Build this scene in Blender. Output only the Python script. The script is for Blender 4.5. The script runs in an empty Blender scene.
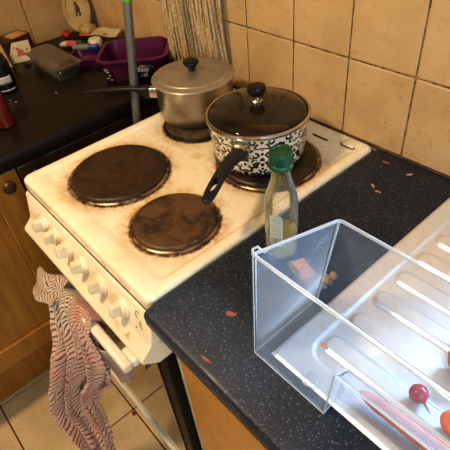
import bpy, bmesh, math, random
from mathutils import Vector, Matrix, noise
C = bpy.context.scene.collection
PI = math.pi
rnd = random.Random(7)

# ------------------------------------------------------------------ node helpers
class NT:
    def __init__(s, name):
        s.m = bpy.data.materials.new(name); s.m.use_nodes = True
        s.t = s.m.node_tree; s.n = s.t.nodes; s.l = s.t.links
        s.n.clear(); s.out = s.n.new('ShaderNodeOutputMaterial')
    def new(s, t, **k):
        n = s.n.new(t)
        for a, b in k.items(): setattr(n, a, b)
        return n
    def put(s, sock, v):
        if hasattr(v, 'is_output'): s.l.new(v, sock)
        elif isinstance(v, (tuple, list)): sock.default_value = tuple(v) + ((1,) if len(v) == 3 and len(sock.default_value) == 4 else ())
        else: sock.default_value = v
    def math(s, op, a, b=0.0, c=0.0, clamp=False):
        n = s.new('ShaderNodeMath', operation=op, use_clamp=clamp)
        s.put(n.inputs[0], a); s.put(n.inputs[1], b); s.put(n.inputs[2], c)
        return n.outputs[0]
    def vmath(s, op, a, b=(0, 0, 0)):
        n = s.new('ShaderNodeVectorMath', operation=op)
        s.put(n.inputs[0], a); s.put(n.inputs[1], b)
        return n.outputs['Value'] if op in ('LENGTH', 'DISTANCE', 'DOT_PRODUCT') else n.outputs[0]
    def obj(s): return s.new('ShaderNodeTexCoord').outputs['Object']
    def uv(s): return s.new('ShaderNodeTexCoord').outputs['UV']
    def pos(s): return s.new('ShaderNodeNewGeometry').outputs['Position']
    def noise(s, v, sc, det=3, rough=.55, dist=0, col=False):
        n = s.new('ShaderNodeTexNoise'); s.l.new(v, n.inputs['Vector'])
        n.inputs['Scale'].default_value = sc; n.inputs['Detail'].default_value = det
        n.inputs['Roughness'].default_value = rough; n.inputs['Distortion'].default_value = dist
        return n.outputs['Color' if col else 'Fac']
    def voro(s, v, sc, out='Distance'):
        n = s.new('ShaderNodeTexVoronoi'); s.l.new(v, n.inputs['Vector']); n.inputs['Scale'].default_value = sc
        return n.outputs[out]
    def ramp(s, f, a, b, lo=0., hi=1.):
        n = s.new('ShaderNodeMapRange', interpolation_type='SMOOTHSTEP')
        s.put(n.inputs[0], f); s.put(n.inputs[1], a); s.put(n.inputs[2], b)
        s.put(n.inputs[3], lo); s.put(n.inputs[4], hi)
        return n.outputs[0]
    def mix(s, f, a, b, mode='MIX'):
        n = s.new('ShaderNodeMix', data_type='RGBA', blend_type=mode)
        s.put(n.inputs[0], f); s.put(n.inputs[6], a); s.put(n.inputs[7], b)
        return n.outputs[2]
    def sep(s, v):
        n = s.new('ShaderNodeSeparateXYZ'); s.l.new(v, n.inputs[0]); return n.outputs
    def comb(s, x=0., y=0., z=0.):
        n = s.new('ShaderNodeCombineXYZ')
        for i, v in enumerate((x, y, z)): s.put(n.inputs[i], v)
        return n.outputs[0]
    def bump(s, h, st=.3, d=.002):
        n = s.new('ShaderNodeBump'); s.put(n.inputs['Height'], h)
        n.inputs['Strength'].default_value = st; n.inputs['Distance'].default_value = d
        return n.outputs[0]
    def bsdf(s, col, rough=.5, metal=0., normal=None, **k):
        n = s.new('ShaderNodeBsdfPrincipled')
        s.put(n.inputs['Base Color'], col); s.put(n.inputs['Roughness'], rough); s.put(n.inputs['Metallic'], metal)
        if normal is not None: s.l.new(normal, n.inputs['Normal'])
        for a, b in k.items(): s.put(n.inputs[a.replace('_', ' ')], b)
        s.l.new(n.outputs[0], s.out.inputs[0])
        return n

def simple(name, a, b=None, sc=20, rough=.5, metal=0., bump=.1, lo=.35, hi=.65, stretch=(1, 1, 1), **k):
    t = NT(name); v = t.vmath('MULTIPLY', t.obj(), stretch)
    f = t.noise(v, sc, 4)
    b = b if b is not None else tuple(x * .8 for x in a)
    col = t.mix(t.ramp(f, lo, hi), a, b)
    t.bsdf(col, t.ramp(f, .3, .7, rough * .85, min(1, rough * 1.15)), metal, t.bump(f, bump, .002) if bump else None, **k)
    return t.m

# ------------------------------------------------------------------ materials
def mat_tile(name, c1, c2, c3, rough=.35):
    t = NT(name); p = t.pos()
    f = t.noise(p, 9, 5, .6); g = t.noise(p, 42, 4, .65, .6); h = t.noise(p, 2.2, 2)
    col = t.mix(t.ramp(f, .35, .68), c1, c2)
    col = t.mix(t.math('MULTIPLY', t.ramp(g, .56, .72), .55), col, c3)
    col = t.mix(t.ramp(h, .45, .7, 0, .4), col, c2)
    sp = t.ramp(t.voro(p, 55), .035, .075, .5, 0)
    col = t.mix(sp, col, tuple(x * .35 for x in c3))
    t.bsdf(col, t.ramp(g, .3, .7, rough, rough + .2), 0, t.bump(g, .12, .002))
    return t.m
M = {}
M['wall_tile'] = mat_tile('wall_tile', (.48, .305, .135), (.58, .39, .195), (.32, .175, .065))
M['floor_tile'] = mat_tile('floor_tile', (.46, .33, .175), (.56, .41, .23), (.30, .19, .09), .25)
M['wall_tile_shaded'] = mat_tile('wall_tile_shaded', (.34, .205, .078), (.42, .27, .12), (.20, .11, .035))  # darkened copy of wall_tile: dimmer light on the left wall put into its colour
t = NT('grout'); p = t.pos(); f = t.noise(p, 60, 4)
t.bsdf(t.mix(t.ramp(f, .42, .62), (.33, .20, .085), (.06, .035, .015)), .9, 0, t.bump(f, .4)); M['grout'] = t.m
t = NT('floor_grout'); p = t.pos(); f = t.noise(p, 60, 4)
t.bsdf(t.mix(f, (.06, .035, .02), (.03, .02, .012)), .9); M['floor_grout'] = t.m
M['plaster'] = simple('plaster', (.62, .50, .33), (.55, .44, .29), 6, .9)

def mat_worktop(name):
    t = NT(name); p = t.pos()
    big = t.noise(p, 5, 3)
    base = t.mix(t.ramp(big, .35, .65), (.011, .015, .025), (.022, .031, .050))
    s1 = t.ramp(t.voro(p, 300), .10, .22, .8, 0)
    pick = t.ramp(t.noise(p, 160, 2), .44, .56)
    col = t.mix(t.math('MULTIPLY', s1, pick), base, (.40, .44, .50))
    s2 = t.ramp(t.voro(p, 130), .05, .10, .7, 0)
    col = t.mix(t.math('MULTIPLY', s2, t.ramp(t.noise(p, 70, 2), .5, .6)), col, (.42, .40, .38))
    g = t.noise(p, 240, 3)
    col = t.mix(t.ramp(g, .55, .7, 0, .45), col, (.085, .10, .13))
    sm = t.noise(p, 14, 4, .6, .8)
    t.bsdf(col, t.ramp(sm, .3, .7, .30, .5), 0, t.bump(g, .06, .001), Specular_IOR_Level=.25)
    return t.m
M['worktop'] = mat_worktop('speckled_worktop')
t = NT('dark_worktop'); p = t.pos(); s1 = t.ramp(t.voro(p, 60), .03, .07, .6, 0)
t.bsdf(t.mix(t.math('MULTIPLY', s1, t.ramp(t.noise(p, 30), .55, .65)), (.010, .008, .006), (.3, .26, .2)), t.ramp(t.noise(p, 12), .3, .7, .22, .4), Specular_IOR_Level=.3); M['dark_worktop'] = t.m

def mat_wood(name, c1, c2, ax=(6, 40, 3)):
    t = NT(name); v = t.vmath('MULTIPLY', t.pos(), ax)
    f = t.noise(v, 1.0, 5, .6, .9); g = t.noise(t.vmath('MULTIPLY', v, (3, 3, 3)), 2.0, 3)
    kn = t.ramp(t.voro(t.vmath('MULTIPLY', t.pos(), (5, 7, 3)), 1.3), .03, .12, .75, 0)
    col = t.mix(t.ramp(f, .3, .7), c1, c2)
    col = t.mix(t.ramp(g, .45, .75, 0, .35), col, tuple(x * .55 for x in c2))
    col = t.mix(kn, col, tuple(x * .3 for x in c2))
    t.bsdf(col, .42, 0, t.bump(f, .08))
    return t.m
M['pine'] = mat_wood('varnished_pine', (.34, .155, .022), (.25, .10, .014))
M['oak_panel'] = mat_wood('orange_wood_panel', (.44, .215, .045), (.36, .16, .03))
M['pale_edge'] = simple('pale_edge_strip', (.55, .43, .27), rough=.6)

# hob enamel with burnt-on stains round the plates
BURN = [(.157, -.440, .109), (.374, -.453, .085), (.122, -.192, .085), (.360, -.192, .109)]
t = NT('cream_enamel_hob'); p = t.pos(); px = t.sep(p)
xy = t.comb(px[0], px[1], 0.)
n1 = t.noise(p, 22, 5, .65, .5); n2 = t.noise(p, 90, 4, .7); n3 = t.noise(p, 7, 3)
col = t.mix(t.ramp(n3, .35, .7), (.84, .76, .60), (.76, .65, .44))
stain = None; halo = None
for (bx_, by_, br) in BURN:
    d = t.vmath('DISTANCE', xy, (bx_, by_, 0))
    d = t.math('ADD', d, t.math('MULTIPLY', t.math('SUBTRACT', n1, .5), .010))
    e = t.math('ABSOLUTE', t.math('SUBTRACT', d, br + .001))
    a = t.ramp(e, .0005, .0065, 1, 0); h = t.ramp(e, .003, .036, 1, 0)
    stain = a if stain is None else t.math('MAXIMUM', stain, a)
    halo = h if halo is None else t.math('MAXIMUM', halo, h)
col = t.mix(t.math('MULTIPLY', halo, t.math('MULTIPLY', t.ramp(n1, .36, .60, .08, .9), t.ramp(n2, .35, .6, .35, 1))), col, (.46, .24, .07))
col = t.mix(t.math('MULTIPLY', stain, t.ramp(n2, .32, .55, .35, 1)), col, (.085, .030, .010))
sp = t.math('MULTIPLY', t.ramp(t.voro(p, 70), .05, .11, 1, 0), t.ramp(t.noise(p, 18, 2), .52, .62))
col = t.mix(sp, col, (.22, .11, .04))
gr = t.math('MULTIPLY', t.ramp(n1, .60, .70), t.ramp(t.noise(p, 11, 2), .5, .62))
col = t.mix(t.math('MULTIPLY', gr, .65), col, (.62, .42, .10))
t.bsdf(col, t.ramp(n1, .3, .7, .16, .34), 0, t.bump(n2, .05, .001), Coat_Weight=.3, Coat_Roughness=.1); M['hob'] = t.m
# panel enamel
t = NT('cream_enamel'); p = t.pos(); px = t.sep(p)
n1 = t.noise(p, 30, 4); n3 = t.noise(p, 8, 3)
col = t.mix(t.ramp(n3, .35, .7), (.78, .69, .52), (.70, .60, .42))
low = t.math('MULTIPLY', t.ramp(px[2], .795, .803, 1, 0), t.ramp(px[2], .782, .790))
yl = t.math('MULTIPLY', t.math('MULTIPLY', low, t.ramp(px[0], .38, .42)), t.ramp(n1, .54, .60))
col = t.mix(yl, col, (.50, .25, .03))
sp = t.math('MULTIPLY', t.ramp(t.voro(p, 80), .05, .12, 1, 0), t.ramp(t.noise(p, 20, 2), .5, .6))
col = t.mix(sp, col, (.25, .12, .03))
t.bsdf(col, .3); M['enamel'] = t.m
M['knob_plastic'] = simple('cream_plastic', (.76, .66, .48), (.66, .54, .35), 40, .35)
M['handle_plastic'] = simple('white_handle_plastic', (.74, .68, .56), (.66, .58, .44), 20, .35)
M['gap_shadow'] = simple('shadow_black', (.006, .005, .004), rough=.8, bump=0)
M['soot'] = simple('dark_grime', (.03, .015, .008), (.09, .05, .02), 60, .8)
M['oven_glass'] = simple('oven_glass', (.018, .013, .009), (.03, .02, .012), 6, .06, bump=0, Specular_IOR_Level=1.0, Coat_Weight=.6)
M['oven_black'] = simple('black_trim', (.008, .007, .007), rough=.5, bump=0, Specular_IOR_Level=.25)

def mat_plate(name, c1, c2, c3, ctr):
    t = NT(name); p = t.pos()
    f = t.noise(p, 16, 5, .6, 1.2); g = t.noise(p, 70, 4)
    px = t.sep(p); d = t.vmath('DISTANCE', t.comb(px[0], px[1], 0.), (ctr[0], ctr[1], 0))
    rings = t.math('SINE', t.math('MULTIPLY', d, 2200))
    col = t.mix(t.ramp(f, .38, .62), c1, c2)
    col = t.mix(t.ramp(g, .5, .75, 0, .6), col, c3)
    hh = t.math('ADD', t.math('MULTIPLY', rings, .35), t.math('MULTIPLY', g, 1.0))
    t.bsdf(col, t.ramp(f, .3, .7, .34, .5), .15, t.bump(hh, .14, .001))
    return t.m
M['ring_metal'] = simple('burnt_chrome_ring', (.10, .06, .04), (.40, .27, .17), 45, .28, .85)
t = NT('aluminium'); p = t.obj(); f = t.noise(t.vmath('MULTIPLY', p, (1, 1, 14)), 30, 4); g = t.noise(p, 9, 4, .7)
t.bsdf(t.mix(t.ramp(g, .35, .7), (.42, .385, .33), (.30, .265, .21)), t.ramp(f, .3, .7, .28, .36), .95, t.bump(f, .05, .001)); M['alu'] = t.m
t = NT('aluminium_lid'); p = t.obj(); g = t.noise(p, 14, 4, .7)
t.bsdf(t.mix(t.ramp(g, .35, .7), (.46, .43, .37), (.34, .31, .25)), t.ramp(g, .3, .7, .34, .5), .8, None); M['alu_lid'] = t.m
M['chrome'] = simple('steel_bracket', (.62, .58, .50), (.5, .46, .4), 30, .22, 1, bump=0)
M['bakelite'] = simple('black_bakelite', (.010, .010, .011), (.016, .015, .016), 30, .3, bump=0, Specular_IOR_Level=.25)
M['bakelite2'] = simple('black_handle_plastic', (.012, .013, .016), (.02, .022, .026), 30, .38, bump=0, Specular_IOR_Level=.25)
# damask pattern
t = NT('damask_enamel'); uv = t.sep(t.uv())
X = t.math('MULTIPLY', t.math('PINGPONG', t.math('MULTIPLY', uv[0], 9.0), .5), 70.0)
Y = t.math('MULTIPLY', uv[1], 90.0)
q = t.comb(X, Y, 0.)
nn_ = t.vmath('SUBTRACT', t.noise(q, .11, 2, .5, 0, col=True), (.5, .5, .5))
q = t.vmath('ADD', q, t.vmath('MULTIPLY', nn_, (9., 9., 0.)))
m = None
def addm(f):
    global m
    m = f if m is None else t.math('MAXIMUM', m, f)
# C-scrolls: ring (cx, cy, r, half width) with a gap cut by a disc at (gx, gy, gr)
for (a, b, rr, w_, gx, gy, gr) in ((11, 31, 6.0, 1.7, 6, 28, 4), (13, 53, 5.4, 1.8, 17, 57, 4), (25, 42, 5.6, 1.6, 25, 36, 4), (28, 19, 6.0, 1.7, 33, 22, 4), (27, 68, 6.2, 1.8, 22, 70, 4),
                                (8, 73, 5.0, 1.5, 3, 76, 4), (8, 12, 4.8, 1.5, 12, 16, 4), (18, 84, 5.0, 1.4, 18, 90, 4), (20, 4, 5.2, 1.4, 20, -2, 4), (11, 31, 2.0, 1.3, 50, 50, 1), (27, 68, 2.0, 1.4, 50, 50, 1), (33, 54, 4.0, 1.3, 30, 50, 3)):
    d = t.vmath('DISTANCE', q, (a, b, 0)); e = t.math('ABSOLUTE', t.math('SUBTRACT', d, rr))
    g = t.ramp(t.vmath('DISTANCE', q, (gx, gy, 0)), gr - .5, gr + .5)
    addm(t.math('MULTIPLY', t.ramp(e, w_ + .2, w_ + 1.0, 1, 0), g))
for (a, b, rr) in ((0, 43, 4.6), (0, 56, 3.2), (0, 30, 3.0), (35, 42, 4.2), (35, 31, 2.4), (35, 76, 3.6), (18, 64, 2.2), (19, 24, 2.4), (17, 42, 2.2), (0, 20, 2.4), (0, 84, 3.6), (35, 8, 4.0), (0, 66, 2.2), (26, 54, 1.9), (26, 30, 1.9), (12, 42, 1.5)):
    addm(t.ramp(t.vmath('DISTANCE', q, (a, b, 0)), rr, rr + .9, 1, 0))
col = t.mix(m, (.74, .69, .56), (.010, .009, .010))
t.bsdf(col, .22, 0, None, Coat_Weight=.4); M['damask'] = t.m
# lid glass: tinted, see-through
def mat_clear(name, tint, fac_min, fac_max, rough=.05, body=(.9, .95, 1), smear=0., spec=.6, ior=1.45):
    t = NT(name)
    tr = t.new('ShaderNodeBsdfTransparent'); tr.inputs[0].default_value = tint + (1,)
    pr = t.new('ShaderNodeBsdfPrincipled'); pr.inputs['Base Color'].default_value = body + (1,)
    pr.inputs['Roughness'].default_value = rough; pr.inputs['Specular IOR Level'].default_value = spec
    lw = t.new('ShaderNodeLayerWeight'); lw.inputs[0].default_value = .35
    f = t.ramp(lw.outputs['Facing'], .05, 1.0, fac_min, fac_max)
    if smear:
        sm = t.noise(t.obj(), 26, 5, .65, .8); f = t.math('ADD', f, t.ramp(sm, .45, .75, 0, smear), clamp=True)
    mx = t.new('ShaderNodeMixShader'); t.l.new(f, mx.inputs[0]); t.l.new(tr.outputs[0], mx.inputs[1]); t.l.new(pr.outputs[0], mx.inputs[2])
    gl = t.new('ShaderNodeBsdfGlossy'); gl.inputs['Roughness'].default_value = rough
    fr = t.new('ShaderNodeFresnel'); fr.inputs[0].default_value = ior
    m2 = t.new('ShaderNodeMixShader'); t.l.new(fr.outputs[0], m2.inputs[0]); t.l.new(mx.outputs[0], m2.inputs[1]); t.l.new(gl.outputs[0], m2.inputs[2])
    t.l.new(m2.outputs[0], t.out.inputs[0])
    return t.m
M['lid_glass'] = mat_clear('smoky_lid_glass', (.60, .52, .42), .10, .4, .06, (.10, .085, .06), .12)
M['tray'] = mat_clear('clear_tray_plastic', (.94, .97, .995), .07, .26, .3, (.62, .78, 1.0), .08, ior=1.10, spec=.2)
M['tray_rim'] = mat_clear('clear_tray_rim', (.88, .93, .98), .35, .9, .15, (.88, .94, 1.0))
M['box_plastic'] = mat_clear('clear_box_plastic', (.90, .87, .80), .04, .4, .15, (.42, .36, .26), .14)
M['bottle_glass'] = mat_clear('bottle_glass', (.97, .985, .975), .03, .75, .04, (.70, .76, .76), .04, ior=1.3)
M['bag_film'] = mat_clear('clear_film', (.93, .88, .86), .16, .6, .2, (.62, .50, .48), .25)
t = NT('olive_oil'); g = t.new('ShaderNodeBsdfTransparent'); g.inputs[0].default_value = (1.0, .85, .05, 1)
pr = t.new('ShaderNodeBsdfPrincipled'); pr.inputs['Base Color'].default_value = (.85, .66, .03, 1); pr.inputs['Roughness'].default_value = .1
mx = t.new('ShaderNodeMixShader'); mx.inputs[0].default_value = .6
t.l.new(g.outputs[0], mx.inputs[1]); t.l.new(pr.outputs[0], mx.inputs[2]); t.l.new(mx.outputs[0], t.out.inputs[0]); M['oil'] = t.m
M['green_cap'] = simple('green_cap', (.004, .065, .032), (.003, .05, .022), 40, .35)
# bottle label
t = NT('bottle_label'); uv = t.sep(t.uv())
lines = t.ramp(t.math('SINE', t.math('MULTIPLY', uv[1], 95)), .1, .5)
chars = t.ramp(t.noise(t.comb(t.math('MULTIPLY', uv[0], 9.), t.math('MULTIPLY', uv[1], 15.), 0.), 3, 2), .42, .5)
inner = t.math('MULTIPLY', t.ramp(uv[0], .12, .16), t.ramp(uv[0], .84, .88, 1, 0))
txt = t.math('MULTIPLY', t.math('MULTIPLY', lines, chars), t.math('MULTIPLY', inner, t.ramp(uv[1], .32, .34)))
bars = t.ramp(t.math('SINE', t.math('ADD', t.math('MULTIPLY', uv[0], 110), t.math('MULTIPLY', t.math('SINE', t.math('MULTIPLY', uv[0], 47)), 2.0))), -.1, .1)
bc = t.math('MULTIPLY', t.math('MULTIPLY', bars, inner), t.math('MULTIPLY', t.ramp(uv[1], .06, .07), t.ramp(uv[1], .27, .28, 1, 0)))
col = t.mix(t.math('MAXIMUM', t.math('MULTIPLY', txt, .6), bc), (.50, .53, .47), (.05, .07, .06))
t.bsdf(col, .5); M['label'] = t.m
M['ink'] = simple('dark_ink', (.03, .03, .03), rough=.7, bump=0)
M['paper'] = simple('cream_paper', (.46, .38, .24), (.38, .31, .19), 12, .8)  # colour darkened to carry the dimmer light of the left counter
M['white_plastic'] = simple('white_plastic', (.58, .51, .38), rough=.4)  # also darkened in colour for the weaker light on the left counter
M['blue_plastic'] = simple('blue_plastic', (.02, .04, .17), rough=.4)
M['grey_plastic'] = simple('grey_plastic', (.16, .15, .13), rough=.4)
M['purple'] = simple('purple_plastic', (.085, .006, .050), (.07, .004, .04), 12, .35, bump=.03)
M['sticker'] = simple('dark_sticker', (.012, .008, .02), rough=.4, bump=0)
M['text_white'] = simple('white_print', (.55, .48, .46), rough=.6, bump=0)
M['pole_grey'] = simple('grey_pole', (.15, .15, .13), (.12, .12, .105), 20, .38, .3, bump=0)
M['lime'] = simple('lime_plastic', (.12, .36, .03), rough=.4)
M['yarn'] = simple('cotton_yarn', (.56, .41, .22), (.36, .24, .11), 120, .95, bump=.5)
M['tomato'] = simple('tomato_skin', (.30, .012, .010), (.24, .008, .008), 12, .22, bump=0)
M['red_plastic'] = simple('red_plastic', (.50, .05, .03), rough=.4)
M['pink_plastic'] = simple('pink_plastic', (.52, .10, .10), rough=.4)
M['green_plastic'] = simple('dark_green_plastic', (.01, .06, .025), rough=.4)
M['ceramic'] = simple('beige_ceramic', (.40, .28, .12), (.31, .21, .08), 30, .3, bump=.15)
M['brown_print'] = simple('brown_print', (.10, .035, .015), (.16, .07, .03), 60, .6)
M['red_print'] = simple('red_print', (.32, .07, .03), (.22, .05, .02), 60, .6)
M['maroon'] = simple('maroon_card', (.060, .018, .008), (.045, .012, .006), 20, .45)
M['dark_wood_and_shade'] = simple('dark_brown_wood_and_shade', (.055, .028, .012), (.04, .018, .008), 10, .35, stretch=(1, 4, 1))  # brown of knobs and board edge; doubles as painted shade beside the cooker
M['light_wood'] = simple('light_wood', (.46, .30, .12), (.38, .23, .08), 10, .5, stretch=(1, 4, 1))
M['bottle_black'] = simple('black_bottle', (.008, .009, .013), rough=.15, bump=0)
M['red_bottle'] = simple('red_brown_bottle', (.13, .018, .006), (.09, .012, .004), 12, .22, bump=0)
M['flake'] = simple('red_brown_scrap', (.34, .10, .06), (.22, .07, .05), 150, .7)
M['crumb'] = simple('pinkish_crumb', (.55, .30, .22), (.4, .2, .14), 150, .7)
M['ginger'] = simple('ginger_skin', (.33, .20, .10), (.20, .11, .05), 70, .75, bump=.5)
t = NT('carrot_skin'); v = t.obj(); f = t.noise(t.vmath('MULTIPLY', v, (60, 8, 60)), 1.5, 3); g = t.noise(v, 40, 3)
t.bsdf(t.mix(t.ramp(f, .4, .65), (.82, .20, .035), (.68, .13, .02)), .42, 0, t.bump(g, .2, .002), Subsurface_Weight=.1); M['carrot'] = t.m
M['radish'] = simple('radish_skin', (.30, .012, .05), (.42, .05, .10), 60, .25)
M['onion'] = simple('red_onion_skin', (.09, .02, .025), (.16, .05, .04), 20, .35, stretch=(1, 1, 3))
M['potato'] = simple('potato_skin', (.36, .22, .10), (.26, .15, .07), 40, .7, bump=.3)
t = NT('brushed_steel'); p = t.pos(); f = t.noise(t.vmath('MULTIPLY', p, (1, 9, 9)), 40, 4); g = t.noise(p, 16, 4, .7, .8)
t.bsdf(t.mix(t.ramp(g, .3, .7), (.88, .93, 1.0), (.78, .83, .92)), t.math('ADD', t.ramp(f, .3, .7, .33, .38), t.ramp(g, .45, .7, 0, .08)), .66, None); M['steel'] = t.m
M['food'] = simple('cooked_food', (.20, .12, .05), (.10, .05, .02), 55, .6, bump=.8)
M['window_and_fill_frame'] = simple('white_window_frame', (.75, .74, .70), rough=.4)
# tea towel cloth
t = NT('tea_towel_cloth'); uv = t.sep(t.uv())
wob = t.math('MULTIPLY', t.noise(t.uv(), 9, 2), .05)
vv = t.math('ADD', uv[1], wob); uu = t.math('ADD', uv[0], wob)
a1 = t.math('PINGPONG', t.math('MULTIPLY', t.math('ADD', vv, t.math('MULTIPLY', uu, .45)), 50), .5)
s1 = t.ramp(a1, .14, .21, 1, 0)
a2 = t.math('PINGPONG', t.math('MULTIPLY', uu, 19), .5)
gate = t.ramp(a2, .06, .16, 0, 1)
s2 = t.ramp(a2, .02, .07, .55, 0)
mask = t.math('MAXIMUM', t.math('MULTIPLY', s1, gate), s2)
band = t.math('SUBTRACT', 1.0, t.math('MULTIPLY', t.ramp(uv[1], .33, .44, 1, 0), t.ramp(uu, .42, .62, 1, 0)))
dark = t.mix(band, (.02, .025, .05), (.22, .012, .014))
wv = t.noise(t.uv(), 190, 2)
cream = t.mix(t.ramp(wv, .35, .65), (.60, .46, .33), (.44, .31, .20))
cream = t.mix(t.math('MULTIPLY', band, t.ramp(t.noise(t.uv(), 5, 2), .45, .65, .05, .5)), cream, (.42, .10, .07))
t.bsdf(t.mix(mask, cream, dark), .95, 0, t.bump(t.math('ADD', wv, mask), .5, .002), Sheen_Weight=.3); M['towel'] = t.m

# ------------------------------------------------------------------ mesh helpers
def origin(o):
    return o['_w'][:] if o is not None and '_w' in o else (0, 0, 0)
def link(name, me, mat, parent=None, base=None, smooth=False):
    """me is in world coordinates; shifts it to the object's own origin"""
    if parent is not None: w = Vector(origin(parent))
    else:
        if base is None:
            xs = [v.co for v in me.vertices]
            base = ((min(v.x for v in xs) + max(v.x for v in xs)) / 2, (min(v.y for v in xs) + max(v.y for v in xs)) / 2, min(v.z for v in xs))
        w = Vector(base)
    me.transform(Matrix.Translation(-w))
    for m_ in (mat if isinstance(mat, (list, tuple)) else [mat]): me.materials.append(m_)
    if smooth:
        me.polygons.foreach_set('use_smooth', [True] * len(me.polygons))
        me.set_sharp_from_angle(angle=math.radians(38))
    o = bpy.data.objects.new(name, me); C.objects.link(o)
    if parent is not None: o.parent = parent
    else: o.location = w
    o['_w'] = tuple(w)
    return o
def obj(name, bm, mat, parent=None, base=None, smooth=True, bevel=0, seg=2, subsurf=0, solid=0):
    bmesh.ops.recalc_face_normals(bm, faces=bm.faces) if not solid else None
    me = bpy.data.meshes.new(name); bm.to_mesh(me); bm.free()
    o = link(name, me, mat, parent, base, smooth)
    if solid:
        s = o.modifiers.new('s', 'SOLIDIFY'); s.thickness = solid; s.offset = 0
    if bevel:
        b = o.modifiers.new('b', 'BEVEL'); b.width = bevel; b.segments = seg; b.limit_method = 'ANGLE'; b.angle_limit = math.radians(35)
    if subsurf:
        s = o.modifiers.new('ss', 'SUBSURF'); s.levels = subsurf; s.render_levels = subsurf
    return o
def tag(o, label, cat, group=None, kind=None):
    o['label'] = label
    if cat: o['category'] = cat
    if group: o['group'] = group
    if kind: o['kind'] = kind
    return o
def thing(name, loc, label, cat, group=None):
    o = bpy.data.objects.new(name, None); o.location = loc; o.empty_display_size = .02
    C.objects.link(o); o['_w'] = tuple(loc)
    return tag(o, label, cat, group)
def struct(o): o['kind'] = 'structure'; return o
def B(): return bmesh.new()
def box(bm, x0, x1, y0, y1, z0, z1, mi=0, mat=None):
    vs = [bm.verts.new(v) for v in ((x0, y0, z0), (x1, y0, z0), (x1, y1, z0), (x0, y1, z0), (x0, y0, z1), (x1, y0, z1), (x1, y1, z1), (x0, y1, z1))]
    if mat is not None:
        for v in vs: v.co = mat @ v.co
    for f in ((0, 3, 2, 1), (4, 5, 6, 7), (0, 1, 5, 4), (1, 2, 6, 5), (2, 3, 7, 6), (3, 0, 4, 7)):
        bm.faces.new([vs[i] for i in f]).material_index = mi
    return vs
def loops(bm, ls, cap0=True, cap1=True, closed=True, mi=0):
    """bridge a list of equal-length vertex loops"""
    V = [[bm.verts.new(p) for p in l] for l in ls]
    n = len(V[0])
    for a, b in zip(V[:-1], V[1:]):
        for i in range(n if closed else n - 1):
            j = (i + 1) % n
            bm.faces.new((a[i], a[j], b[j], b[i])).material_index = mi
    if cap0: bm.faces.new(list(reversed(V[0]))).material_index = mi
    if cap1: bm.faces.new(V[-1]).material_index = mi
    return V
def lathe(bm, prof, c=(0, 0, 0), n=48, mat=None, cap0=True, cap1=True, mi=0):
    ls = []
    for r, z in prof:
        l = []
        for i in range(n):
            a = 2 * PI * i / n
            p = Vector((r * math.cos(a), r * math.sin(a), z))
            if mat is not None: p = mat @ p
            l.append(p + Vector(c))
        ls.append(l)
    return loops(bm, ls, cap0, cap1, mi=mi)
def tube(bm, pts, r, n=10, flat=None, mi=0, up=(0, 0, 1)):
    """sweep an ellipse along pts; r a number or a list; flat = (w, h) factors"""
    pts = [Vector(p) for p in pts]; ls = []
    for i, p in enumerate(pts):
        d = (pts[min(i + 1, len(pts) - 1)] - pts[max(i - 1, 0)]).normalized()
        u = Vector(up)
        if abs(d.dot(u)) > .95: u = Vector((1, 0, 0))
        s = d.cross(u).normalized(); w = s.cross(d).normalized()
        rr = r[i] if isinstance(r, (list, tuple)) else r
        fw, fh = flat if flat else (1, 1)
        ls.append([p + s * (rr * fw * math.cos(2 * PI * k / n)) + w * (rr * fh * math.sin(2 * PI * k / n)) for k in range(n)])
    return loops(bm, ls, mi=mi)
def rrect(x0, x1, y0, y1, r, z, n=6):
    out = []
    for cx, cy, a0 in ((x1 - r, y1 - r, 0), (x0 + r, y1 - r, 90), (x0 + r, y0 + r, 180), (x1 - r, y0 + r, 270)):
        for k in range(n + 1):
            a = math.radians(a0 + 90 * k / n); out.append((cx + r * math.cos(a), cy + r * math.sin(a), z))
    return out
def blob(bm, c, r, sub=3, amp=.1, fr=20, seed=0, mat=None):
    res = bmesh.ops.create_icosphere(bm, subdivisions=sub, radius=1)
    for v in res['verts']:
        d = v.co.normalized(); k = 1 + amp * noise.noise(d * fr + Vector((seed, seed * 2, 0)))
        q = Vector((d.x * r[0] * k, d.y * r[1] * k, d.z * r[2] * k))
        if mat is not None: q = mat @ q
        v.co = q + Vector(c)
def grid(bm, fn, nu, nv, uv=True):
    V = [[bm.verts.new(fn(i / nu, j / nv)) for i in range(nu + 1)] for j in range(nv + 1)]
    lay = bm.loops.layers.uv.verify()
    for j in range(nv):
        for i in range(nu):
            f = bm.faces.new((V[j][i], V[j][i + 1], V[j + 1][i + 1], V[j + 1][i]))
            for l, (a, b) in zip(f.loops, ((i, j), (i + 1, j), (i + 1, j + 1), (i, j + 1))): l[lay].uv = (a / nu, b / nv)
    return V
def prism_x(bm, prof, x0, x1, mi=0):
    loops(bm, [[(x0, y, z) for y, z in prof], [(x1, y, z) for y, z in prof]], mi=mi)

# ------------------------------------------------------------------ SETTING
WZ = .900
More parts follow.
